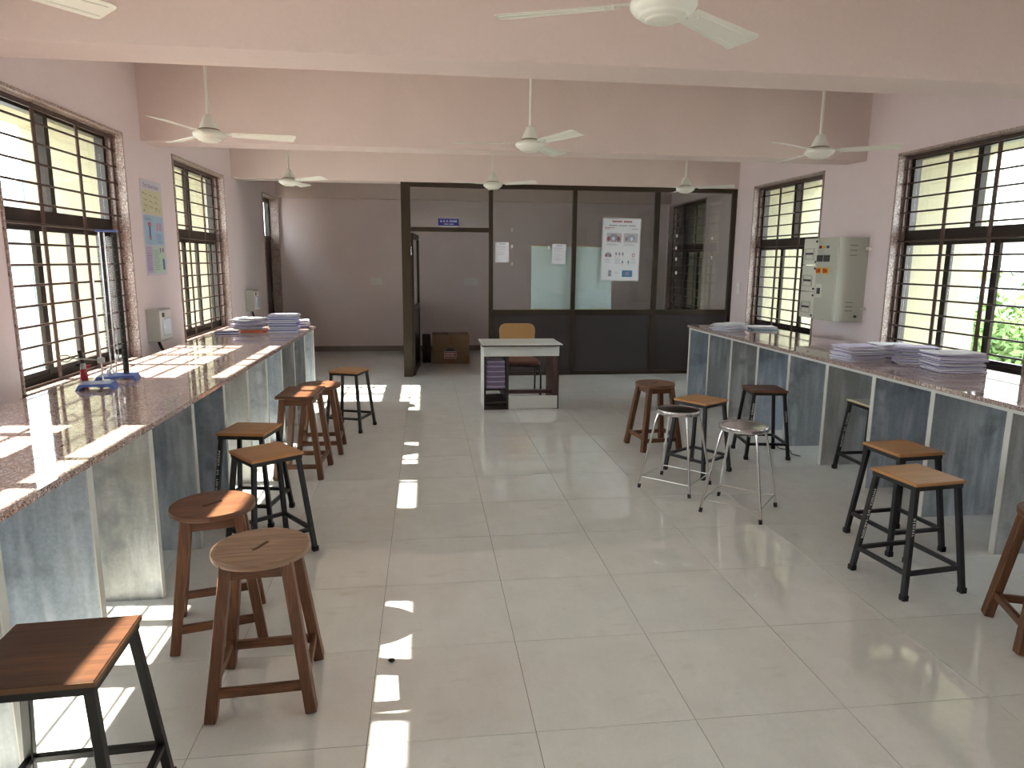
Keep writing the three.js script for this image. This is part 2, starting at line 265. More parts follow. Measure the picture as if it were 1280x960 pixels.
// ---------------------------------------------------------------- glazed office partition under the third beam
{
  const p = structGroup('wall_partition'), z0 = -10.03, z1 = -9.97, top = 2.75;
  const post = (a, b, y0 = 0, y1 = top) => part('post', rbx(a, b, y0, y1, z0, z1, 0.003), M.pframe, p);
  const rail = (a, b, y0, y1) => part('rail', rbx(a, b, y0, y1, z0 + 0.002, z1 - 0.002, 0.003), M.pframe, p);
  part('post', rbx(-0.33, -0.2, 0, top, z0 - 0.03, z1, 0.003), M.pframe, p);
  post(0.906, 0.966); post(2.122, 2.184); post(3.354, 3.424); post(4.535, 4.598);
  rail(-0.2, 4.535, 2.685, top); rail(-0.2, 0.906, 2.078, 2.14);
  const bays = [[0.966, 2.122], [2.184, 3.354], [3.424, 4.535]];
  for (const [a, b] of bays) {
    rail(a, b, 0.905, 0.975); rail(a, b, 0, 0.06);
    part('pane', bx(a, b, 0.975, 2.685, -10.003, -9.997), M.glass, p);
    part('panel', bx(a, b, 0.06, 0.905, -10.008, -9.992), M.ppanel, p);
  }
  part('pane', bx(-0.2, 0.906, 2.14, 2.685, -10.003, -9.997), M.glass, p);
  // side return of the office towards the back wall
  part('rail', bx(-0.32, -0.27, 2.685, top, ZB, z0 - 0.03), M.pframe, p); part('rail', bx(-0.32, -0.27, 0.905, 0.975, ZB, z0 - 0.03), M.pframe, p);
  part('panel', bx(-0.303, -0.287, 0, 0.905, ZB, z0 - 0.03), M.ppanel, p); part('pane', bx(-0.298, -0.292, 0.975, 2.685, ZB, z0 - 0.03), M.glass, p);
  // door standing open into the office
  const d = structGroup('door_2'); d.position.set(-0.19, 0, -10.02); d.rotation.y = 86 * D2R;
  part('door_stile', [bx(0.0, 0.07, 0.01, 2.06, -0.02, 0.02), bx(0.98, 1.05, 0.01, 2.06, -0.02, 0.02)], M.pframe, d);
  part('door_rail', [bx(0.07, 0.98, 0.01, 0.09, -0.019, 0.019), bx(0.07, 0.98, 0.94, 1.02, -0.019, 0.019), bx(0.07, 0.98, 1.98, 2.06, -0.019, 0.019)], M.pframe, d);
  part('pane', bx(0.07, 0.98, 1.02, 1.98, -0.003, 0.003), M.glass, d); part('panel', bx(0.07, 0.98, 0.09, 0.94, -0.008, 0.008), M.ppanel, d);
  part('handle', [rod(V(1.0, 1.05, -0.02), V(1.0, 1.05, -0.055), 0.008), rod(V(1.0, 1.18, -0.02), V(1.0, 1.18, -0.055), 0.008), rod(V(1.0, 1.03, -0.055), V(1.0, 1.2, -0.055), 0.009)], M.chrome, d);
  part('hinge', rod(V(-0.006, 1.75, -0.012), V(-0.006, 1.87, -0.012), 0.008), M.chrome, d); part('hinge', rod(V(-0.006, 0.22, -0.012), V(-0.006, 0.34, -0.012), 0.008), M.chrome, d);
}

// ---------------------------------------------------------------- stone counters with granite tops
function counter(label, side, front, back, finZ, endFar, endNear, band) {
  const t = thing('lab_counter', label, 'counter'), s = side; // s = +1: front towards +x
  const over = front + s * 0.03, topY = 0.905, und = 0.876, finTop = band ? 0.851 : und;
  const joints = [endFar, ...finZ.slice().sort((a, b) => a - b).filter((z) => z > endFar + 0.2 && z < endNear - 0.2), endNear];
  for (let i = 0; i + 1 < joints.length; i++) { const g = uvm(rbx(over, back, und, topY, joints[i] + 0.0009, joints[i + 1] - 0.0009, 0.003), 0.6, rnd(), rnd()); part('granite_slab', g, M.granite, t); }
  if (band) { const bd = part('bearing_slab', uvm(bx(front - s * 0.004, back, finTop, und, endFar, endNear), 0.9), mKota[1], t); part('edge_strip', bx(front - s * 0.004, front + s * 0.004, finTop, und, endFar, endNear), M.whiteEdge, bd); }
  finZ.forEach((z, i) => {
    const k = (i * 2 + (band ? 1 : 0)) % 3, p = part('stone_panel', uvm(bx(front - s * 0.002, back, 0, finTop, z - 0.019, z + 0.019), 0.9, rnd(), rnd()), mKota[k], t);
    part('edge_strip', bx(front - s * 0.002, front + s * 0.003, 0, finTop, z - 0.0195, z + 0.0195), M.whiteEdge, p);
  });
  return t;
}
const finL = [], finR = [];
for (let k = -4; k <= 9; k++) finL.push(-2.77 - 0.609 * k);
for (let k = -6; k <= 8; k++) finR.push(-3.414 - 0.601 * k);
counter('granite-topped lab counter in the sun, carrying the blue retort stands', 1, -1.322, -2.215, finL, -8.275, -0.31, false);
counter('granite-topped lab counter below the grey distribution board', -1, 3.28, 4.15, finR, -8.245, 0.22, true);

// ---------------------------------------------------------------- stools
function seatSquare(w, d, th, r) { return uvm(rbx(-w / 2, w / 2, 0.6 - th, 0.6, -d / 2, d / 2, r, 2), 0.5, 0.5, 0.5); }
const txtMat = (s) => S({ map: canvasTex(512, 40, (c, w, h) => { c.fillStyle = '#08080a'; c.fillRect(0, 0, w, h); c.fillStyle = '#f2f2ee'; c.font = 'bold 36px sans-serif'; c.textBaseline = 'middle'; c.textAlign = 'center'; c.fillText(s, w / 2, h / 2 + 2, w - 12); }), roughness: 0.5 });
const txtGeneral = txtMat('G E N E R A L'), txtLong = txtMat('PHYSICS - 2/2 - LAB/2070');
function blackStool(label, pos, turn, seatMat, edgeMat, o = {}) {
  const t = thing('metal_stool', label, 'stool', pos, turn, 'black metal lab stools'), W = o.w ?? 0.302, D = o.d ?? W, a = W / 2 - 0.022, ad = D / 2 - 0.022, b = a + 0.052, bd = ad + 0.052, yTop = 0.578, h = 0.018;
  const seat = part('seat', uvm(rbx(-W / 2, W / 2, 0.582, 0.6, -D / 2, D / 2, 0.005, 2), 0.5, rnd(), rnd()), seatMat, t);
  part('seat_edging', [bx(-W / 2 - 0.001, W / 2 + 0.001, 0.583, 0.597, D / 2 - 0.004, D / 2 + 0.001), bx(-W / 2 - 0.001, W / 2 + 0.001, 0.583, 0.597, -D / 2 - 0.001, -D / 2 + 0.004), bx(W / 2 - 0.004, W / 2 + 0.001, 0.583, 0.597, -D / 2, D / 2), bx(-W / 2 - 0.001, -W / 2 + 0.004, 0.583, 0.597, -D / 2, D / 2)], edgeMat, seat);
  part('seat_frame', [bx(-W / 2 + 0.006, W / 2 - 0.006, 0.558, 0.582, D / 2 - 0.03, D / 2 - 0.006), bx(-W / 2 + 0.006, W / 2 - 0.006, 0.558, 0.582, -D / 2 + 0.006, -D / 2 + 0.03), bx(W / 2 - 0.03, W / 2 - 0.006, 0.558, 0.582, -D / 2 + 0.03, D / 2 - 0.03), bx(-W / 2 + 0.006, -W / 2 + 0.03, 0.558, 0.582, -D / 2 + 0.03, D / 2 - 0.03)], M.black, t);
  for (const [i, j] of [[-1, 1], [1, 1], [1, -1], [-1, -1]]) {
    const leg = part('leg', bar(V(i * b, 0.012, j * bd), V(i * a, 0.562, j * ad), 0.027, 0.027), M.black, t);
    part('rubber_foot', rbx(i * b - 0.017, i * b + 0.017, 0, 0.032, j * bd - 0.017, j * bd + 0.017, 0.004), M.rubber, leg);
    const k = [[-1, 1], [1, 1], [1, -1], [-1, -1]].findIndex((q) => q[0] === i && q[1] === j), tx = o.text?.[k];
    if (tx) { // painted lettering running down one face of the leg
      const [mat, dir] = tx, len = mat === txtGeneral ? 0.22 : 0.36, g = new THREE.BoxGeometry(len, 0.02, 0.0008), lo = V(i * b, 0.012, j * bd), hi = V(i * a, 0.562, j * ad), dn = lo.clone().sub(hi).normalize();
      const nn = dir === 'z' ? V(0, 0, 1) : V(dir === '-x' ? -1 : 1, 0, 0), y = V().crossVectors(nn, dn).normalize(), n2 = V().crossVectors(dn, y).normalize(), c = lo.clone().lerp(hi, mat === txtGeneral ? 0.66 : 0.6).addScaledVector(n2, 0.0139);
      g.applyMatrix4(new THREE.Matrix4().makeBasis(dn, y, n2).setPosition(c)); part('lettering', g, mat, leg);
    }
  }
  const f = 0.78, ry = 0.135, ra = a + (b - a) * f, rd = ad + (bd - ad) * f;
  for (const [p, q] of [[V(-ra, ry, rd), V(ra, ry, rd)], [V(-ra, ry, -rd), V(ra, ry, -rd)], [V(-ra, ry, -rd), V(-ra, ry, rd)], [V(ra, ry, -rd), V(ra, ry, rd)]]) part('stretcher', bar(p, q, 0.022, 0.022, V(0, 1, 0)), M.black, t);
  return t;
}
blackStool('walnut-topped black stool, nearest to the camera beside the sunlit counter', [-1.04, 0, -1.88], 3 * D2R, M.walnut, M.walnutEdge, { w: 0.345 });
blackStool('tan-topped black stool turned cornerwise, behind the two round wooden stools', [-0.915, 0, -3.91], 37 * D2R, M.lam, M.lamEdge);
blackStool('tan-topped black stool pushed against the sunlit counter, lettered leg outward', [-1.14, 0, -4.475], -10 * D2R, M.lam, M.lamEdge, { text: { 0: [txtLong, 'z'] } });
blackStool('tan-topped black stool alone near the far end of the sunlit counter', [-0.77, 0, -6.89], -18 * D2R, M.lam, M.lamEdge);
blackStool('tan-topped black stool behind the front steel stool pair', [2.18, 0, -5.16], 33 * D2R, M.lam, M.lamEdge);
blackStool('dark red-brown topped black stool against the grey stone panels', [2.93, 0, -5.575], -8 * D2R, M.lamRed, M.redEdge, { text: { 0: [txtLong, 'z'], 1: [txtGeneral, 'z'] } });
blackStool('pale-topped black stool tucked between two stone panels under the counter', [3.527, 0, -4.92], 0, M.lamPale, M.paleEdge, { text: { 0: [txtGeneral, 'z'], 3: [txtLong, 'z'] } });
blackStool('orange-edged black stool standing just behind the lettered one', [2.815, 0, -3.64], 5 * D2R, M.lam, M.lamEdge);
blackStool('orange-edged black stool with white lettering down its legs, front of the pair', [2.53, 0, -3.145], 7 * D2R, M.lam, M.lamEdge, { text: { 3: [txtLong, 'z'], 0: [txtGeneral, 'z'] } });

function roundSeatGeo(r, th) {
  const s = new THREE.Shape(); s.absarc(0, 0, r, 0, Math.PI * 2);
  const h = new THREE.Path(), pts = []; // curved hand slot
  for (let i = 0; i <= 8; i++) { const t = i / 8, x = -0.042 + 0.084 * t, y = 0.014 * Math.sin((t - 0.5) * Math.PI); pts.push([x, y + 0.009]); }
  for (let i = 8; i >= 0; i--) { const t = i / 8, x = -0.042 + 0.084 * t, y = 0.014 * Math.sin((t - 0.5) * Math.PI); pts.push([x, y - 0.009]); }
  pts.forEach(([x, y], i) => (i ? h.lineTo(x, y) : h.moveTo(x, y))); h.closePath(); s.holes.push(h);
  const g = new THREE.ExtrudeGeometry(s, { depth: th - 0.008, bevelEnabled: true, bevelThickness: 0.004, bevelSize: 0.004, bevelOffset: -0.004, bevelSegments: 2, curveSegments: 40 });
  g.rotateX(-Math.PI / 2); g.translate(0, 0.6 - th + 0.004, 0); return g;
}
function woodStool(label, pos, turn, mSeat, mLeg, o = {}) {
  const t = thing('wooden_stool', label, 'stool', pos, turn, 'wooden lab stools'), rect = o.rect;
  const H = o.h ?? 0.6, a = rect ? rect[0] / 2 - 0.045 : 0.105, ad = rect ? rect[1] / 2 - 0.05 : 0.105, b = rect ? a + 0.07 : 0.178, bd = rect ? ad + 0.03 : 0.178;
  part('seat', rect ? uvm(rbx(-rect[0] / 2, rect[0] / 2, H - 0.024, H, -rect[1] / 2, rect[1] / 2, 0.004, 2), 0.5, 0.3, 0.6) : uvm(roundSeatGeo(0.178, 0.027).rotateY((o.slot ?? 0) * D2R), 0.5, rnd(), rnd()), mSeat, t);
  const top = H - 0.026, ap = 0.055;
  part('apron', [[V(-a, top - ap / 2, ad), V(a, top - ap / 2, ad)], [V(-a, top - ap / 2, -ad), V(a, top - ap / 2, -ad)], [V(-a, top - ap / 2, -ad), V(-a, top - ap / 2, ad)], [V(a, top - ap / 2, -ad), V(a, top - ap / 2, ad)]].map(([p, q]) => uvm(bar(p, q, ap, 0.022, Math.abs(p.x - q.x) > 0.01 ? V(0, 0, 1) : V(1, 0, 0)), 0.5)), mLeg, t);
  for (const [i, j] of [[-1, 1], [1, 1], [1, -1], [-1, -1]]) { const g = uvm(bar(V(i * b, 0.0, j * bd), V(i * a, top, j * ad), 0.042, 0.052), 0.5, rnd(), rnd(), true); g.computeBoundingBox(); g.translate(0, -g.boundingBox.min.y, 0); part('leg', g, mLeg, t); }
  const ry = 0.105, f = 1 - ry / top, ra = a + (b - a) * f, rd = ad + (bd - ad) * f;
  for (const [p, q] of [[V(-ra, ry, rd), V(ra, ry, rd)], [V(-ra, ry, -rd), V(ra, ry, -rd)], [V(-ra, ry + 0.02, -rd), V(-ra, ry + 0.02, rd)], [V(ra, ry + 0.02, -rd), V(ra, ry + 0.02, rd)]]) part('stretcher', uvm(bar(p, q, 0.036, 0.02, Math.abs(p.x - q.x) > 0.01 ? V(0, 0, 1) : V(1, 0, 0)), 0.5, rnd(), rnd()), mLeg, t);
  return t;
}
woodStool('round wooden stool with a pale worn seat, front of the round pair', [-0.637, 0, -2.555], 4 * D2R, M.woodPale, M.woodOld, { slot: 38 });
woodStool('round dark wooden stool with a patch of sun on its seat', [-0.955, 0, -3.05], 14 * D2R, M.woodOld, M.woodOld, { slot: 12 });
woodStool('rectangular wooden stool in front of a round one by the sunlit counter', [-0.98, 0, -5.42], -3 * D2R, M.woodOld, M.woodRed, { rect: [0.29, 0.44], h: 0.66 });
woodStool('round wooden stool hidden behind the rectangular wooden stool', [-0.935, 0, -6.07], 2 * D2R, M.woodOld, M.woodRed);
woodStool('round wooden stool behind the steel stools, facing the dark partition', [2.05, 0, -5.9], 8 * D2R, M.woodOld, M.woodRed, { slot: 10 });
woodStool('wooden stool cut by the picture edge beside the lettered black stool', [2.775, 0, -2.53], -22 * D2R, M.woodOld, M.woodRed);

function steelStool(label, pos, turn) {
  const t = thing('steel_stool', label, 'stool', pos, turn, 'stainless steel stools'), R = 0.162;
  part('seat', lathe([[0, 0.594], [R - 0.03, 0.594], [R - 0.022, 0.599], [R - 0.006, 0.6], [R, 0.594], [R, 0.572], [R - 0.004, 0.566], [R - 0.012, 0.567], [R - 0.014, 0.59], [0, 0.59]], 48), M.steelDisc, t);
  const c = R * 0.70, b = 0.2;
  for (const [i, j] of [[-1, 1], [1, 1], [1, -1], [-1, -1]]) {
    const leg = part('leg', tube([V(i * (c - 0.045), 0.585, j * (c - 0.045)), V(i * (c - 0.012), 0.577, j * (c - 0.012)), V(i * c, 0.55, j * c), V(i * (c + (b - c) * 0.5), 0.3, j * (c + (b - c) * 0.5)), V(i * b, 0.02, j * b)], 0.0088, 28, 10), M.steel, t);
    part('rubber_foot', rod(V(i * b, 0, j * b), V(i * (b - 0.004), 0.03, j * (b - 0.004)), 0.0125, 12), M.rubber, leg);
  }
  const f = 1 - 0.085 / 0.58, q = c + (b - c) * f, y = 0.085;
  for (const [p, r] of [[V(-q, y, q), V(q, y, q)], [V(q, y, q), V(q, y, -q)], [V(q, y, -q), V(-q, y, -q)], [V(-q, y, -q), V(-q, y, q)]]) part('stretcher', rod(p, r, 0.0048, 8), M.steel, t);
  return t;
}
steelStool('round stainless steel stool overlapping the tan-topped black stool', [1.858, 0, -4.8], 46 * D2R);
steelStool('round stainless steel stool with a window gleam, front of the steel pair', [2.118, 0, -4.27], 49 * D2R);

// ---------------------------------------------------------------- ceiling fans
function fan(label, x, z, az, y) {
  const t = thing('ceiling_fan', label, 'fan', [x, y, z], az * D2R, 'three-blade ceiling fans');
  part('motor_housing', lathe([[0, -0.052], [0.052, -0.051], [0.06, -0.046], [0.061, -0.042], [0.078, -0.04], [0.086, -0.033], [0.087, -0.027], [0.1, -0.024], [0.11, -0.012], [0.114, -0.004], [0.113, 0.01], [0.1, 0.018], [0.098, 0.024], [0.07, 0.03], [0, 0.03]], 36), M.fan, t);
  part('motor_band', lathe([[0.071, 0.028], [0.073, 0.036], [0.06, 0.04], [0, 0.04]], 28), M.fanDark, t);
  part('cup', lathe([[0.066, 0.04], [0.062, 0.06], [0.048, 0.09], [0.034, 0.125], [0.02, 0.135], [0, 0.135]], 28), M.fan, t);
  part('down_rod', rod(V(0, 0.13, 0), V(0, CEIL - y - 0.07, 0), 0.011, 12), M.fan, t);
  part('canopy', lathe([[0.012, CEIL - y - 0.11], [0.045, CEIL - y - 0.06], [0.06, CEIL - y - 0.005], [0, CEIL - y - 0.002]], 24), M.fan, t);
  for (let k = 0; k < 3; k++) {
    const sh = new THREE.Shape(); sh.moveTo(0.15, -0.045); sh.lineTo(0.56, -0.068); sh.quadraticCurveTo(0.6, -0.066, 0.6, -0.04); sh.lineTo(0.585, 0.058); sh.quadraticCurveTo(0.58, 0.068, 0.56, 0.067); sh.lineTo(0.15, 0.045); sh.closePath();
    const q = new THREE.Matrix4().makeRotationY(k * 2 * Math.PI / 3).multiply(new THREE.Matrix4().makeRotationX(-11 * D2R));
    const g = new THREE.ExtrudeGeometry(sh, { depth: 0.0025, bevelEnabled: false, curveSegments: 5 }).rotateX(-Math.PI / 2).translate(0, 0.006, 0).applyMatrix4(q);
    const bl = part('blade', g, M.fan, t);
    part('blade_rib', [-0.026, 0.026].map((v) => rod(V(0.2, 0.0055, v), V(0.575, 0.0055, v * 1.5), 0.0022, 6).applyMatrix4(q)), M.fan, bl);
    part('blade_bracket', [bx(0.09, 0.215, 0.009, 0.013, -0.02, 0.02), rod(V(0.17, 0.0, -0.012), V(0.17, 0.016, -0.012), 0.006, 8), rod(V(0.2, 0.0, 0.012), V(0.2, 0.016, 0.012), 0.006, 8)].map((h) => h.applyMatrix4(q)), M.fan, bl);
  }
  return t;
}
fan('ceiling fan over the sunlit counter, in front of the second beam', -1.545, -5.45, 12, 2.56);
fan('ceiling fan in the middle of the room before the second beam', 0.813, -5.45, 56, 2.555);
fan('ceiling fan beside the wall above the distribution board', 3.185, -5.45, -30, 2.565);
fan('small far ceiling fan above the stacked papers and back passage', -1.55, -8.45, -40, 2.56);
fan('small far ceiling fan above the desk and chair', 0.813, -8.45, -36, 2.57);
fan('small far ceiling fan before the dark glass office corner', 3.21, -8.45, -35, 2.575);
fan('large near ceiling fan at the top edge of the picture', 0.82, -2.45, 38, 2.535);
fan('ceiling fan showing only one blade at the top corner', -1.55, -2.45, 46, 2.55);

// ---------------------------------------------------------------- desk, chair, cartons, office contents
{
  const t = thing('teacher_desk', 'white-topped desk with open shelf standing before the glass partition', 'desk', [1.07, 0, -7.85]);
  const top = part('desk_top', rbx(-0.455, 0.455, 0.735, 0.757, -0.29, 0.31, 0.003), M.deskWhite, t);
  part('edge_band', [bx(-0.456, 0.456, 0.734, 0.748, 0.307, 0.3125), bx(-0.458, -0.454, 0.734, 0.748, -0.29, 0.31), bx(0.454, 0.458, 0.734, 0.748, -0.29, 0.31)], M.deskDark, top);
  part('apron', rbx(-0.43, 0.43, 0.615, 0.733, 0.215, 0.235, 0.002), M.deskWhite, t);
  part('side_panel', bx(-0.43, -0.41, 0, 0.735, -0.25, 0.228), M.deskWhite, t);
  part('side_panel', bx(-0.176, -0.15, 0, 0.615, -0.25, 0.233), M.deskDark, t);
  part('front_edge', bx(-0.43, -0.41, 0, 0.615, 0.228, 0.235), M.deskDark, t);
  part('shelf', bx(-0.41, -0.176, 0.225, 0.243, -0.25, 0.232), M.deskDark, t);
  part('shelf', bx(-0.41, -0.176, 0.075, 0.095, -0.25, 0.232), M.deskDark, t);
  part('plinth', bx(-0.41, -0.176, 0.0, 0.05, 0.19, 0.23), M.deskDark, t);
  part('leg_panel', bx(0.365, 0.43, 0, 0.615, -0.25, 0.228), M.deskBrown, t);
  part('front_edge', bx(0.418, 0.43, 0, 0.615, 0.228, 0.234), M.deskDark, t);
  part('kick_panel', rbx(-0.15, 0.416, 0.005, 0.155, 0.214, 0.232, 0.002), M.deskWhite, t);
  part('foot_rest', bx(-0.15, 0.365, 0.165, 0.2, 0.06, 0.13), M.deskBrown, t);
  const c = thing('office_chair', 'tan-backed visitor chair behind the white-topped desk', 'chair', [1.165, 0, -8.5]);
  const bs = new THREE.Shape(); const w = 0.225, h = 0.42, r = 0.09; bs.moveTo(-w + 0.03, 0); bs.lineTo(w - 0.03, 0); bs.lineTo(w, h - r); bs.quadraticCurveTo(w, h, w - r, h); bs.lineTo(-w + r, h); bs.quadraticCurveTo(-w, h, -w, h - r); bs.closePath();
  part('backrest', new THREE.ExtrudeGeometry(bs, { depth: 0.02, bevelEnabled: true, bevelThickness: 0.008, bevelSize: 0.008, bevelSegments: 2 }).rotateX(-0.16).translate(0, 0.46, -0.22), M.chairTan, c);
  part('seat', rbx(-0.235, 0.235, 0.40, 0.46, -0.22, 0.22, 0.028, 3), M.chairSeat, c);
  for (const s of [-1, 1]) {
    part('leg', tube([V(s * 0.2, 0.39, 0.2), V(s * 0.225, 0.35, 0.22), V(s * 0.235, 0.012, 0.24)], 0.012, 16), M.black, c);
    part('leg', tube([V(s * 0.2, 0.39, -0.2), V(s * 0.225, 0.33, -0.21), V(s * 0.235, 0.012, -0.24)], 0.012, 16), M.black, c);
    part('back_upright', tube([V(s * 0.2, 0.39, -0.19), V(s * 0.215, 0.46, -0.235), V(s * 0.18, 0.62, -0.262)], 0.011, 16), M.black, c);
    part('side_rail', rod(V(s * 0.235, 0.03, -0.22), V(s * 0.235, 0.03, 0.22), 0.01), M.black, c);
  }
  part('seat_frame', [rod(V(-0.2, 0.392, 0.17), V(0.2, 0.392, 0.17), 0.011), rod(V(-0.2, 0.392, -0.17), V(0.2, 0.392, -0.17), 0.011)], M.black, c);

  const label = canvasTex(256, 160, (g, w, h) => { g.fillStyle = '#ddd3d2'; g.fillRect(0, 0, w, h); g.fillStyle = '#b0455c'; g.fillRect(14, 14, w - 28, h - 28); g.fillStyle = '#eee4e4'; for (let j = 0; j < 2; j++) for (let i = 0; i < 5; i++) g.fillRect(30 + i * 40, 34 + j * 52, 28, 36); });
  const b = thing('carton', 'taped brown cardboard carton with pink label inside the office doorway', 'carton', [0.40, 0, -11.47]);
  part('box_body', uvm(rbx(-0.30, 0.30, 0, 0.47, -0.22, 0.22, 0.006), 0.7), M.card, b);
  part('flap', uvm(bx(-0.302, 0.302, 0.47, 0.476, 0.002, 0.222), 0.7), M.card, b); part('flap', uvm(bx(-0.302, 0.302, 0.47, 0.476, -0.222, -0.002), 0.7), M.card, b);
  part('tape', [bx(-0.03, 0.035, 0.33, 0.472, 0.2195, 0.2212), bx(-0.035, 0.035, 0.4755, 0.4772, -0.222, 0.222), bx(0.22, 0.302, 0.34, 0.46, 0.2195, 0.2212), bx(-0.302, -0.23, 0.33, 0.46, 0.2195, 0.2212), bx(0.22, 0.302, 0.02, 0.13, 0.2195, 0.2212), bx(-0.06, 0.06, 0.01, 0.06, 0.2195, 0.2212)], M.tape, b);
  part('paper_label', bx(-0.115, 0.085, 0.085, 0.205, 0.2195, 0.2215), S({ map: label, roughness: 0.6 }), b);
  { const hs = new THREE.Shape(); hs.absarc(0, 0, 0.075, 0, Math.PI); hs.closePath(); part('hand_hole', new THREE.ExtrudeGeometry(hs, { depth: 0.002, bevelEnabled: false, curveSegments: 14 }).scale(1, 0.72, 1).translate(-0.015, 0.207, 0.2195), M.panelDark, b); }
  single('carton', uvm(rbx(-0.07, 0.07, 0, 0.44, -0.2, 0.2, 0.006), 0.7), S({ color: C(0.035, 0.028, 0.022), roughness: 0.7 }), 'narrow dark carton leaning behind the taped cardboard one', 'carton', null, [0.0, 0, -11.58]);
  const wb = thing('display_board', 'pale blue display board hanging just inside the partition glass', 'board', [2.14, 1.437, -10.042]);
  part('surface', bx(-0.605, 0.605, -0.452, 0.452, -0.010, 0.008), M.board, wb); part('trim', [bx(-0.615, 0.615, 0.452, 0.466, -0.011, 0.0095), bx(-0.615, 0.615, -0.466, -0.452, -0.011, 0.0095)], M.boardTrim, wb);
}

// wall plates
function plate(label, pos, turn, w, h, n) {
  const t = thing('switch_plate', label, 'switch', pos, turn, 'wall switch plates');
  part('plate', rbx(-w / 2, w / 2, -h / 2, h / 2, 0, 0.012, 0.004), M.switchWhite, t);
  for (let i = 0; i < n; i++) part('switch', rbx(-w / 2 + 0.03 + i * (w - 0.06) / n, -w / 2 + 0.03 + (i + 0.72) * (w - 0.06) / n, -h * 0.22, h * 0.22, 0.01, 0.017, 0.002), M.switchWhite, t);
}
plate('switch plate on the back wall of the passage', [-0.893, 1.294, ZB], 0, 0.22, 0.13, 3);
plate('switch plate on the back wall inside the office doorway', [0.838, 1.294, ZB], 0, 0.25, 0.14, 4);
plate('narrow switch plate between the partition and the barred window', [XR, 1.3, -9.74], -Math.PI / 2, 0.1, 0.17, 2);

// ---------------------------------------------------------------- printed sheets
const flat = (w, h, tex2, rough = 0.55) => [S({ map: tex2, roughness: rough }), w, h];
function lines(c, x, y, w, n, dy, col, th = 2) { c.fillStyle = col; for (let i = 0; i < n; i++) c.fillRect(x, y + i * dy, w * (0.7 + 0.3 * ((i * 37 % 10) / 10)), th); }
function sheet(name, label, category, w, h, map, pos, turn, tilt = 0, group) {
  const g = new THREE.BoxGeometry(w, h, 0.0012); const m = single(name, g, S({ map, roughness: 0.5 }), label, category, group, pos, turn); m.rotation.z = tilt; return m;
}
const noticeTex = (s) => canvasTex(256, 360, (c, w, h) => { c.fillStyle = '#dcdce4'; c.fillRect(0, 0, w, h); c.fillStyle = '#50505c'; c.fillRect(70, 26, 116, 8); lines(c, 28, 60, 190, 5, 18, '#74748a', 3); lines(c, 28, 170, 170, 4, 18, '#8c8ca0', 3); if (s) lines(c, 28, 250, 185, 4, 16, '#8c8ca0', 3); });
const zf = -9.9955;
sheet('notice_sheet', 'printed white notice on the glass beside the office door post', 'notice', 0.2, 0.283, noticeTex(0), [1.098, 1.80, zf], 0);
sheet('notice_sheet', 'printed white notice on the glass beside the central partition post', 'notice', 0.205, 0.286, noticeTex(1), [1.932, 1.784, zf], 0, -0.02);
sheet('science_poster', 'large white science poster with red heading on the partition glass', 'poster', 0.575, 0.905, canvasTex(512, 806, (c, w, h) => {
  c.fillStyle = '#d9dce0'; c.fillRect(0, 0, w, h); c.strokeStyle = '#b08a90'; c.lineWidth = 3; c.strokeRect(10, 10, w - 20, h - 20);
  c.fillStyle = '#a83c46'; for (let i = 0; i < 14; i++) if (i !== 7) c.fillRect(128 + i * 19, 30 + (i % 3), 14, 24); c.fillStyle = '#46566a'; for (let i = 0; i < 20; i++) if (i % 7) c.fillRect(66 + i * 19, 88, 12, 12); c.fillStyle = '#a83c46'; c.fillRect(30, 120, 130, 6); c.fillRect(30, 136, 70, 5); c.fillRect(390, 132, 90, 5);
  const blob = (x, y, rx, ry, col) => { c.fillStyle = col; c.beginPath(); c.ellipse(x, y, rx, ry, 0, 0, 6.3); c.fill(); };
  c.fillStyle = '#b9b2ba'; c.fillRect(60, 190, 190, 120); c.fillRect(290, 190, 190, 120); blob(155, 250, 60, 50, '#8f8c99'); blob(150, 262, 22, 26, '#c7cfe0'); blob(85, 265, 20, 30, '#a0545c'); blob(220, 265, 20, 34, '#7a5a66'); c.fillStyle = '#b44b50'; c.fillRect(246, 205, 9, 110); blob(390, 250, 56, 44, '#9aa0ad'); blob(395, 262, 20, 24, '#cdd4e2'); blob(325, 262, 16, 26, '#8d7d88');
  lines(c, 60, 325, 180, 3, 10, '#8a90a0', 3); lines(c, 290, 325, 170, 3, 10, '#8a90a0', 3);
  blob(90, 470, 42, 30, '#9a8c96'); blob(60, 480, 14, 20, '#8a5a62'); blob(120, 480, 14, 20, '#6e6a7c'); for (const [x, y] of [[195, 455], [240, 455], [285, 455], [285, 560], [365, 560]]) { blob(x, y, 12, 20, '#8d8896'); c.fillStyle = '#b4656c'; c.fillRect(x - 3, y + 20, 6, 20); }
  c.strokeStyle = '#a8444e'; c.lineWidth = 8; c.beginPath(); c.ellipse(430, 470, 15, 22, 0, 0, 6.3); c.stroke(); lines(c, 180, 510, 90, 6, 14, '#98a0ae', 4); lines(c, 40, 520, 90, 5, 12, '#98a0ae', 3); lines(c, 400, 510, 80, 6, 14, '#98a0ae', 3);
  blob(120, 690, 26, 24, '#9498a8'); blob(120, 730, 24, 20, '#8a8a98'); lines(c, 180, 690, 80, 2, 14, '#98a0ae', 3); c.fillStyle = '#4a7ba4'; c.fillRect(285, 668, 140, 84); blob(355, 710, 30, 24, '#8a7f9a');
}), [2.857, 1.853, zf], 0, -0.012);
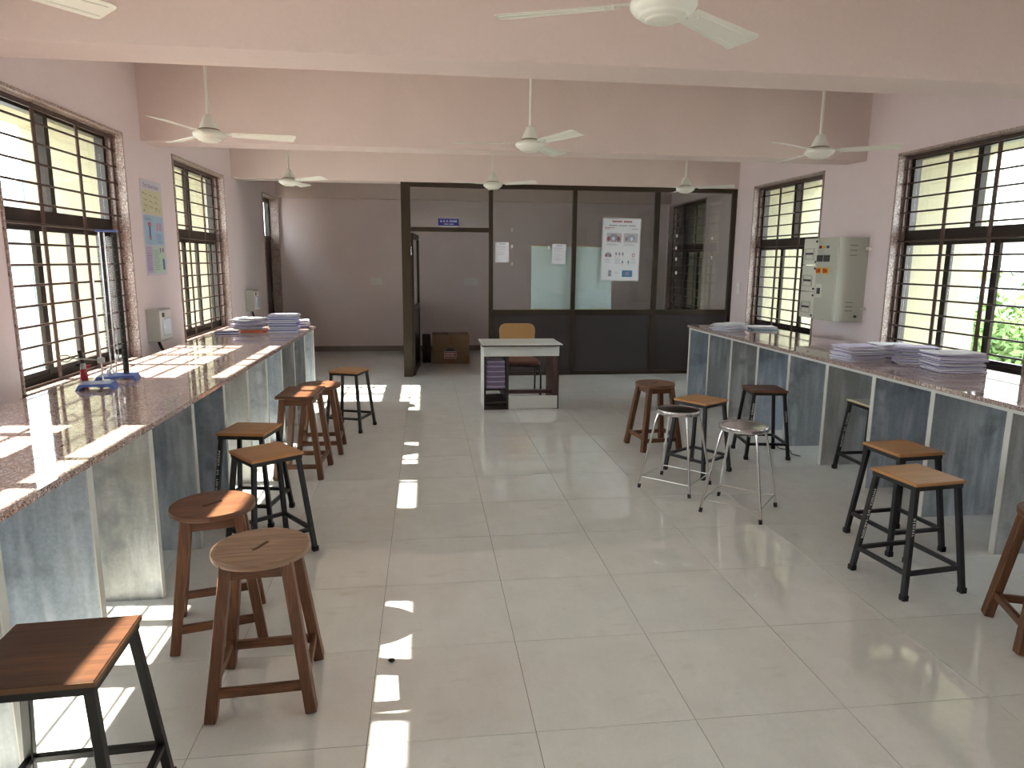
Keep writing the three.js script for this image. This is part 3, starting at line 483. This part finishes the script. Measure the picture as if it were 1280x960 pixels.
sheet('door_sign', 'small blue sign with white lettering over the office door', 'sign', 0.30, 0.105, canvasTex(512, 180, (c, w, h) => { c.fillStyle = '#c8c8d8'; c.fillRect(0, 0, w, h); c.fillStyle = '#0c0c66'; c.fillRect(6, 6, w - 12, h - 12); c.fillStyle = '#e6e6f4'; c.font = 'bold 62px sans-serif'; c.textAlign = 'center'; c.textBaseline = 'middle'; c.fillText('H. O. D. ROOM', w / 2, 68, w - 110); c.fillRect(150, 128, 100, 14); c.fillRect(268, 128, 110, 14); }), [0.332, 2.211, -9.9655], 0).position.z = -9.969;
const bit = new THREE.BoxGeometry(0.026, 0.045, 0.001), bitMat = S({ color: C(0.8, 0.8, 0.76), roughness: 0.6 });
[[1.241, 2.117], [1.243, 1.885], [1.245, 1.641], [1.782, 1.874]].forEach(([x, y]) => single('paper_bit', bit, bitMat, 'tiny white paper bit on the pane with the two notices', 'paper', 'paper bits beside the notices', [x, y, zf]));
[[3.705, 2.063], [3.701, 1.888], [3.71, 1.724], [3.72, 1.524], [4.252, 2.034], [4.257, 1.752]].forEach(([x, y]) => single('paper_bit', bit, bitMat, 'tiny white paper bit on the dark corner pane', 'paper', 'paper bits on the corner pane', [x, y, zf]));
sheet('wall_chart', 'tall three-panel science chart on the wall between sunlit windows', 'chart', 0.52, 0.885, canvasTex(400, 680, (c, w, h) => {
  c.fillStyle = '#c9c3cc'; c.fillRect(0, 0, w, h); c.fillStyle = '#7f6f96'; c.font = 'bold 40px serif'; c.textAlign = 'center'; c.fillText('Test Reactions', w / 2, 56, 300);
  c.fillStyle = '#cdc6a4'; c.fillRect(20, 70, 360, 170); c.strokeStyle = '#6d6a50'; c.lineWidth = 4; for (let i = 0; i < 9; i++) { const x = 50 + (i * 97) % 290, y = 95 + (i * 53) % 120; c.beginPath(); c.moveTo(x, y); c.lineTo(x + 34, y + 12 - (i % 3) * 12); c.lineTo(x + 62, y + 8); c.stroke(); } c.fillStyle = '#4d6a5a'; c.fillRect(38, 90, 14, 14); c.fillRect(38, 214, 14, 14); c.strokeStyle = '#a35a52'; c.beginPath(); c.moveTo(250, 225); c.lineTo(290, 190); c.moveTo(320, 225); c.lineTo(352, 192); c.stroke();
  c.fillStyle = '#a2bace'; c.fillRect(20, 250, 360, 210); c.fillStyle = '#c56a80'; c.fillRect(90, 300, 60, 24); c.fillStyle = '#5a5f9e'; c.fillRect(108, 324, 24, 100); c.fillStyle = '#d08aa0'; c.fillRect(92, 400, 60, 16); c.fillRect(250, 300, 36, 56); c.fillRect(304, 300, 36, 56); lines(c, 40, 270, 150, 2, 10, '#5c7ca0', 3); lines(c, 240, 380, 120, 6, 12, '#6c8cb0', 4);
  c.fillStyle = '#b9abc6'; c.fillRect(20, 472, 120, 190); lines(c, 30, 520, 96, 9, 15, '#8d74a8', 4); c.fillStyle = '#b8cabb'; c.fillRect(146, 472, 234, 190); lines(c, 160, 500, 120, 10, 15, '#7c9a86', 4); c.fillStyle = '#5a6c9a'; c.fillRect(320, 560, 40, 80); c.fillStyle = '#8a5a72'; c.fillRect(280, 480, 22, 34); c.fillRect(330, 480, 26, 30);
}), [XL + 0.0015, 1.955, -7.098], Math.PI / 2, 0);

// ---------------------------------------------------------------- distribution board and socket boxes
{
  const t = thing('distribution_board', 'grey electrical distribution board with breakers and knobs on the wall', 'electrical panel', [4.26, 1.07, -6.77]); // front faces -x
  const D = 0.34, H = 0.88;
  part('cabinet', rbx(0, D, 0, H, -0.37, 0, 0.006, 2), M.panelGrey, t);
  const door = part('door', rbx(-0.012, 0.001, 0.008, H - 0.008, -0.366, -0.008, 0.003), M.panelGrey, t);
  [[0.062, M.lampR], [0.128, M.knobY], [0.20, M.lampB]].forEach(([z, m]) => part('indicator_lamp', rod(V(-0.012, H - 0.10, -0.37 + z), V(-0.026, H - 0.10, -0.37 + z), 0.016, 14), m, door));
  [0.06, 0.19].forEach((z) => part('meter', rbx(-0.026, -0.011, H - 0.255, H - 0.185, -0.37 + z - 0.045, -0.37 + z + 0.055, 0.004), M.panelDark, door));
  [0.06, 0.19].forEach((z) => { const k = part('rotary_switch', rbx(-0.018, -0.011, H - 0.385, H - 0.315, -0.37 + z - 0.035, -0.37 + z + 0.05, 0.003), M.knobY, door); part('knob', [rod(V(-0.018, H - 0.35, -0.362 + z), V(-0.042, H - 0.35, -0.362 + z), 0.022, 14), bx(-0.05, -0.04, H - 0.375, H - 0.325, -0.367 + z, -0.357 + z)], M.knobR, k); });
  const mw = part('breaker_window', bx(-0.016, -0.011, H - 0.64, H - 0.49, -0.345, -0.225), M.panelPale, door); part('breaker', bx(-0.028, -0.015, H - 0.60, H - 0.535, -0.30, -0.255), M.panelDark, mw);
  for (const y of [0.79, 0.74, 0.69, 0.20, 0.155, 0.11]) part('vent_slot', bx(D * 0.38, D * 0.62, y, y + 0.006, -0.001, 0.0015), M.panelDark, t);
  part('earth_stud', rod(V(D * 0.72, 0.055, 0), V(D * 0.72, 0.055, 0.02), 0.014), M.panelDark, t);
  for (let i = 0; i < 3; i++) {
    const y0 = 0.008 + i * 0.292, b = part('breaker_box', rbx(-0.004, D - 0.08, y0, y0 + 0.284, -0.66, -0.373, 0.004), M.panelPale, t);
    part('breaker_window', [bx(-0.012, -0.003, y0 + 0.05, y0 + 0.065, -0.63, -0.44), bx(-0.012, -0.003, y0 + 0.165, y0 + 0.18, -0.63, -0.44), bx(-0.012, -0.003, y0 + 0.065, y0 + 0.165, -0.63, -0.615), bx(-0.012, -0.003, y0 + 0.065, y0 + 0.165, -0.455, -0.44)], M.panelGrey, b);
    part('breaker', bx(-0.014, -0.003, y0 + 0.108, y0 + 0.13, -0.605, -0.465), M.panelDark, b);
    for (const y of [y0 + 0.03, y0 + 0.25]) part('screw', rod(V(-0.003, y, -0.40), V(-0.014, y, -0.40), 0.012, 12), M.panelDark, b);
  }
  for (const y of [0.12, 0.74]) part('bracket', [bx(D - 0.04, D - 0.004, y, y + 0.035, 0, 0.05), rod(V(D - 0.05, y + 0.018, 0.03), V(D - 0.03, y + 0.018, 0.03), 0.01)], M.panelPale, t);
}
function socketBox(label, z, y) {
  const t = thing('socket_box', label, 'socket box', [XL, y, z]); // faces +x
  part('case', rbx(0, 0.12, -0.15, 0.15, -0.30, 0, 0.005, 2), M.boxGrey, t);
  const fr = part('front_plate', rbx(0.119, 0.126, -0.135, 0.135, -0.285, -0.012, 0.002), M.switchWhite, t);
  part('socket', rbx(0.124, 0.142, -0.1, 0.06, -0.23, -0.05, 0.008, 2), M.plastic, fr); part('switch', rbx(0.124, 0.134, 0.075, 0.115, -0.1, -0.06, 0.003), M.panelDark, fr);
  part('cable', tube([V(0.06, -0.15, -0.10), V(0.065, -0.21, -0.14), V(0.075, -0.32, -0.23), V(0.07, -0.5, -0.26), V(0.06, -y, -0.27)], 0.014, 30), M.rubber, t);
}
socketBox('grey metal socket box with black cable under the wall chart', -6.72, 1.055);
socketBox('far grey socket box beside the dark doorway', -10.32, 1.08);

// ---------------------------------------------------------------- papers on the counters and in the desk
function bookletGeo(w, d, th, bend, sag) {
  const g = new THREE.BoxGeometry(w, th, d, 8, 1, 6); g.translate(0, th / 2, 0); const p = g.attributes.position; let lo = 9;
  for (let i = 0; i < p.count; i++) { const x = p.getX(i) / (w / 2), z = p.getZ(i) / (d / 2); p.setY(i, p.getY(i) + bend * x * x + sag * z * z + (bend ? 0.0008 * Math.sin(x * 5 + z * 3 + w * 99) : 0)); lo = Math.min(lo, p.getY(i)); }
  g.translate(0, -lo, 0); g.computeVertexNormals(); return g;
}
function pile(name, label, group, cx, y0, cz, n, th, turn, w, d, jit, mats, bend = 0) { // each booklet clears the one below it
  let y = y0 + 0.0002; const room = bend ? 1.25 * bend + 0.0018 : 0.0004, geos = [0, 1, 2, 3].map((k) => bookletGeo(w * rr(0.95, 1.02), d * rr(0.95, 1.02), Math.max(0.002, th - room), bend * rr(0.3, 1) * (k === 2 ? -1 : 1), bend * rr(-0.25, 0.25)));
  for (let i = 0; i < n; i++) { single(name, geos[Math.floor(rnd() * 4)], mats[i % mats.length], label, 'booklet', group, [cx + rr(-jit, jit), y, cz + rr(-jit, jit)], turn + rr(-1, 1) * jit * 7); y += th + 0.0002; }
  return y;
}
const CT = 0.905;
pile('answer_booklet', 'blue-edged booklet in the tall neat pile at the counter end', 'tall blue-white booklet pile', -1.525, CT, -7.66, 16, 0.0118, 0.06, 0.30, 0.22, 0.014, [M.paper, M.paperBlue, M.paper, M.paperEdge, M.paper, M.paperBlue], 0.002);
pile('answer_booklet', 'booklet slid half off the tall pile over the counter end', 'slid booklets at the tall pile', -1.47, CT, -8.04, 9, 0.0105, 0.2, 0.26, 0.20, 0.024, [M.paper, M.paperBlue, M.paper], 0.002);
pile('paper_bundle', 'loose white sheet bundle in the messy heap by the window', 'messy white paper heap', -1.90, CT + 0.0125, -7.74, 8, 0.0165, -0.35, 0.30, 0.23, 0.045, [M.paper, M.paper, M.paperEdge], 0.006);
single('folder', bookletGeo(0.30, 0.24, 0.012, 0.0, 0.0), M.orange, 'orange folder under the messy white paper heap', 'folder', null, [-1.855, CT + 0.0002, -7.72], -0.2);
pile('exercise_book', 'thin dark blue book lying flat before the paper heap', 'flat blue books', -2.06, CT, -7.44, 3, 0.008, 0.15, 0.22, 0.17, 0.01, [M.navy, M.paper, M.navy]);
pile('answer_booklet', 'lavender booklet in the low pile at the far counter corner', 'low far booklet pile', 3.49, CT, -7.60, 7, 0.0112, 0.35, 0.34, 0.24, 0.03, [M.paper, M.paperEdge, M.paper], 0.003);
pile('file_folder', 'pale folder with light blue end beside the far booklet pile', 'pale blue-ended folders', 3.945, CT, -7.66, 3, 0.013, -0.15, 0.30, 0.24, 0.008, [M.folderBlue, M.paper, M.paper], 0.002);
pile('answer_booklet', 'lavender booklet in the squat pile nearest the granite edge', 'squat booklet pile', 3.48, CT, -5.14, 10, 0.0118, 0.1, 0.33, 0.24, 0.02, [M.paper, M.paperEdge, M.paper, M.paperEdge], 0.003);
pile('answer_booklet', 'white booklet in the pile set back under the window bars', 'booklet pile at the window bars', 3.93, CT, -5.33, 9, 0.0118, -0.3, 0.31, 0.22, 0.02, [M.paper, M.paperEdge, M.paper], 0.003);
pile('answer_booklet', 'booklet in the slumped pile in the middle of the heap', 'slumped middle booklet pile', 3.86, CT, -4.95, 11, 0.0124, -0.55, 0.29, 0.21, 0.03, [M.paper, M.paperEdge, M.paperEdge], 0.004);
pile('answer_booklet', 'booklet in the tall pile at the near end of the heap', 'tall near booklet pile', 3.84, CT, -4.55, 11, 0.0128, -0.1, 0.34, 0.25, 0.018, [M.paperEdge, M.paper, M.paperEdge], 0.003);
pile('shelf_booklet', 'violet booklet in the desk shelf pile', 'booklets in the desk shelf', 0.777, 0.2435, -7.78, 22, 0.0142, 0, 0.215, 0.30, 0.002, [M.paperViolet, M.paperEdge, M.paperViolet, M.paperViolet], 0.004);

// ---------------------------------------------------------------- lab apparatus on the sunlit counter
function standBase(t, w, d) {
  const s = new THREE.Shape(); s.moveTo(-w / 2, 0); s.lineTo(-w / 2 + 0.012, 0); s.lineTo(-w / 2 + 0.03, 0.018); s.lineTo(w / 2 - 0.03, 0.018); s.lineTo(w / 2 - 0.012, 0); s.lineTo(w / 2, 0); s.lineTo(w / 2 - 0.018, 0.03); s.lineTo(-w / 2 + 0.018, 0.03); s.closePath();
  part('base', new THREE.ExtrudeGeometry(s, { depth: d, bevelEnabled: true, bevelThickness: 0.002, bevelSize: 0.002, bevelSegments: 1 }).translate(0, 0.002, -d / 2), M.blueMetal, t);
}
{
  const a = thing('retort_stand', 'blue-based retort stand with one thin rod, front of the two', 'stand', [-1.955, CT, -4.30], 12 * D2R);
  standBase(a, 0.20, 0.13); part('rod', rod(V(0.03, 0.03, -0.01), V(0.03, 0.64, -0.01), 0.0048, 12), M.chrome, a);
  const cl = part('clamp', [rod(V(0.04, 0.165, -0.01), V(-0.12, 0.18, -0.03), 0.005), rbx(0.012, 0.048, 0.15, 0.182, -0.028, 0.008, 0.004)], M.boxGrey, a);
  part('clamp_jaw', [tube([V(-0.12, 0.18, -0.03), V(-0.15, 0.2, -0.025), V(-0.19, 0.195, -0.03)], 0.004, 12), tube([V(-0.12, 0.18, -0.03), V(-0.15, 0.162, -0.035), V(-0.19, 0.165, -0.03)], 0.004, 12)], M.boxGrey, cl);
  const b = thing('spring_balance_stand', 'blue-based stand with black scale, hanging spring and weights', 'stand', [-1.965, CT, -4.60], 12 * D2R);
  standBase(b, 0.24, 0.15); part('rod', rod(V(-0.03, 0.03, 0), V(-0.03, 0.93, 0), 0.0048, 12), M.chrome, b); part('rod', rod(V(-0.008, 0.03, -0.03), V(-0.008, 0.93, -0.03), 0.004, 12), M.chrome, b);
  part('top_plate', rbx(-0.045, 0.072, 0.925, 0.938, -0.04, 0.028, 0.003), M.blueMetal, b);
  const scTex = canvasTex(64, 1024, (c, w, h) => { c.fillStyle = '#141414'; c.fillRect(0, 0, w, h); c.fillStyle = '#a8a8a0'; for (let i = 0; i < 100; i++) c.fillRect(0, 8 + i * 10, i % 5 ? 16 : 34, 3); });
  const sc = part('scale', rbx(0.035, 0.068, 0.03, 0.925, -0.012, -0.004, 0.002), M.panelDark, b); part('scale_marking', new THREE.BoxGeometry(0.026, 0.86, 0.0008).translate(0.0515, 0.48, -0.0035), S({ map: scTex, roughness: 0.5 }), sc);
  const pts = []; for (let i = 0; i <= 300; i++) { const q = i / 300; pts.push(V(0.02 + 0.009 * Math.cos(q * 2 * Math.PI * 38), 0.90 - 0.56 * q, 0.018 + 0.009 * Math.sin(q * 2 * Math.PI * 38))); }
  part('spring', new THREE.TubeGeometry(new THREE.CatmullRomCurve3(pts), 600, 0.0016, 5), M.chrome, b);
  const hg = part('weight_hanger', [rod(V(0.02, 0.34, 0.018), V(0.02, 0.12, 0.018), 0.0025, 8), rod(V(0.02, 0.118, 0.018), V(0.02, 0.126, 0.018), 0.024, 20)], M.chrome, b); part('weight', lathe([[0, 0.126], [0.02, 0.126], [0.022, 0.13], [0.022, 0.16], [0.018, 0.165], [0, 0.165]], 20).translate(0.02, 0, 0.018), M.chrome, hg);
  single('loose_weight', lathe([[0, 0], [0.018, 0], [0.02, 0.003], [0.02, 0.036], [0.016, 0.04], [0.006, 0.042], [0.006, 0.05], [0, 0.051]], 20), M.chrome, 'small metal weight standing on the blue base', 'weight', null, [-1.995, CT + 0.034, -4.575]);
  const r = thing('gas_torch', 'small red-bodied gas torch with black nozzle by the window bars', 'torch', [-2.165, CT, -4.60], 20 * D2R);
  part('body', lathe([[0, 0], [0.02, 0], [0.022, 0.004], [0.02, 0.065], [0.016, 0.075], [0, 0.076]], 20), M.red, r); part('collar', lathe([[0.017, 0.07], [0.018, 0.1], [0.01, 0.11], [0, 0.11]], 16), M.boxGrey, r);
  part('nozzle', rod(V(0, 0.105, 0), V(-0.012, 0.19, 0), 0.010, 12, 0.012), M.rubber, r); part('valve_knob', rod(V(0.015, 0.085, 0), V(0.042, 0.09, 0), 0.009, 12), M.red, r); part('trigger', rbx(-0.04, -0.008, 0.09, 0.108, -0.005, 0.005, 0.003), M.rubber, r);
}

single('pebble', new THREE.IcosahedronGeometry(0.012, 1).scale(1.2, 0.6, 1).translate(0, 0.0072, 0), M.rubber, 'tiny dark crumb lying in the strip of sun on the floor', 'debris', null, [-0.165, 0, -2.685]);
single('cable', tube([V(3.24, 0.0042, -5.86), V(3.20, 0.0042, -5.74), V(3.255, 0.0042, -5.64), V(3.215, 0.0042, -5.54), V(3.25, 0.0042, -5.46)], 0.004, 30, 6), M.rubber, 'thin black cable trailing beside the dark red-brown stool', 'cable');

// ---------------------------------------------------------------- outside: ground, houses, trees
struct('ground', uvm(bx(-60, 60, -4.2, -4.0, -70, 30), 3), M.ground);
function house(label, x0, x1, y1, z0, z1, mat, nz, ny, faceX) {
  const t = thing('house', label, 'building', [0, 0, 0]);
  part('wall', bx(x0, x1, -4, y1, z0, z1), mat, t); part('parapet', bx(x0 - 0.2, x1 + 0.2, y1, y1 + 0.35, z0 - 0.2, z1 + 0.2), M.farWall, t);
  const fx = faceX > 0 ? x1 : x0, L = Math.abs(z1 - z0);
  for (let i = 0; i < nz; i++) for (let j = 0; j < ny; j++) { const zc = Math.min(z0, z1) + L * (i + 0.5) / nz, yc = -2.4 + j * 3.0; const fr = part('window', bx(fx - 0.04, fx + 0.06, yc - 0.75, yc + 0.75, zc - 0.8, zc + 0.8), M.farWall, t); part('pane', bx(fx + 0.06 * faceX, fx + 0.09 * faceX, yc - 0.65, yc + 0.65, zc - 0.7, zc + 0.7), M.farGlass, fr); }
}
house('white house with blue-grey windows beyond the sunlit barred window', -24, -13, 3.1, -30, -12, M.farWall, 6, 3, 1);
house('pale house beyond the treetops outside the shaded window', 16, 26, 5.2, -24, -10, M.farWall, 4, 3, -1);
house('pinkish house standing farther down the street', 15, 24, 3.6, -44, -27, M.farPink, 5, 3, -1);
function tree(label, x, z, h, r, s) {
  const t = thing('tree', label, 'tree', [x, -4, z]); let k = s; const q = () => { k = (k * 1664525 + 1013904223) >>> 0; return k / 4294967296; };
  part('trunk', [rod(V(0, 0, 0), V(0.1, h * 0.6, 0), 0.16, 10, 0.09), rod(V(0.08, h * 0.5, 0), V(0.8, h * 0.82, 0.3), 0.07, 8, 0.03), rod(V(0.08, h * 0.5, 0), V(-0.7, h * 0.85, -0.3), 0.07, 8, 0.03)], M.trunk, t);
  const pos = [], leaf = V(), a = V(), b = V(), n = 9000;
  for (let i = 0; i < n; i++) {
    const u = q() * 6.283, v = Math.acos(2 * q() - 1), rad = r * Math.cbrt(q()) * (0.75 + 0.35 * Math.sin(u * 3 + v * 5));
    leaf.set(Math.sin(v) * Math.cos(u) * rad, h * 0.78 + Math.cos(v) * rad * 0.8, Math.sin(v) * Math.sin(u) * rad); a.set(q() - 0.5, q() - 0.5, q() - 0.5).normalize(); b.set(q() - 0.5, q() - 0.5, q() - 0.5).cross(a).normalize(); const sz = 0.045 + 0.05 * q();
    const p = [leaf.clone().addScaledVector(a, sz), leaf.clone().addScaledVector(b, sz * 0.45), leaf.clone().addScaledVector(a, -sz), leaf.clone().addScaledVector(b, -sz * 0.45)];
    for (const m of [0, 1, 2, 0, 2, 3]) pos.push(p[m].x, p[m].y, p[m].z);
  }
  const g = new THREE.BufferGeometry(); g.setAttribute('position', new THREE.Float32BufferAttribute(pos, 3)); g.computeVertexNormals(); const f = part('foliage', g, M.leaf, t); f.userData = { kind: 'stuff' };
}
tree('bright green leafy tree just outside the shaded window', 9.6, -9.8, 5.3, 1.9, 11);
tree('smaller green tree nearer the shaded window', 8.3, -6.0, 4.6, 1.3, 12);
tree('tall green tree rising behind the pale house', 12.5, -17.5, 7.9, 2.2, 13);

renderer.render(scene, camera);
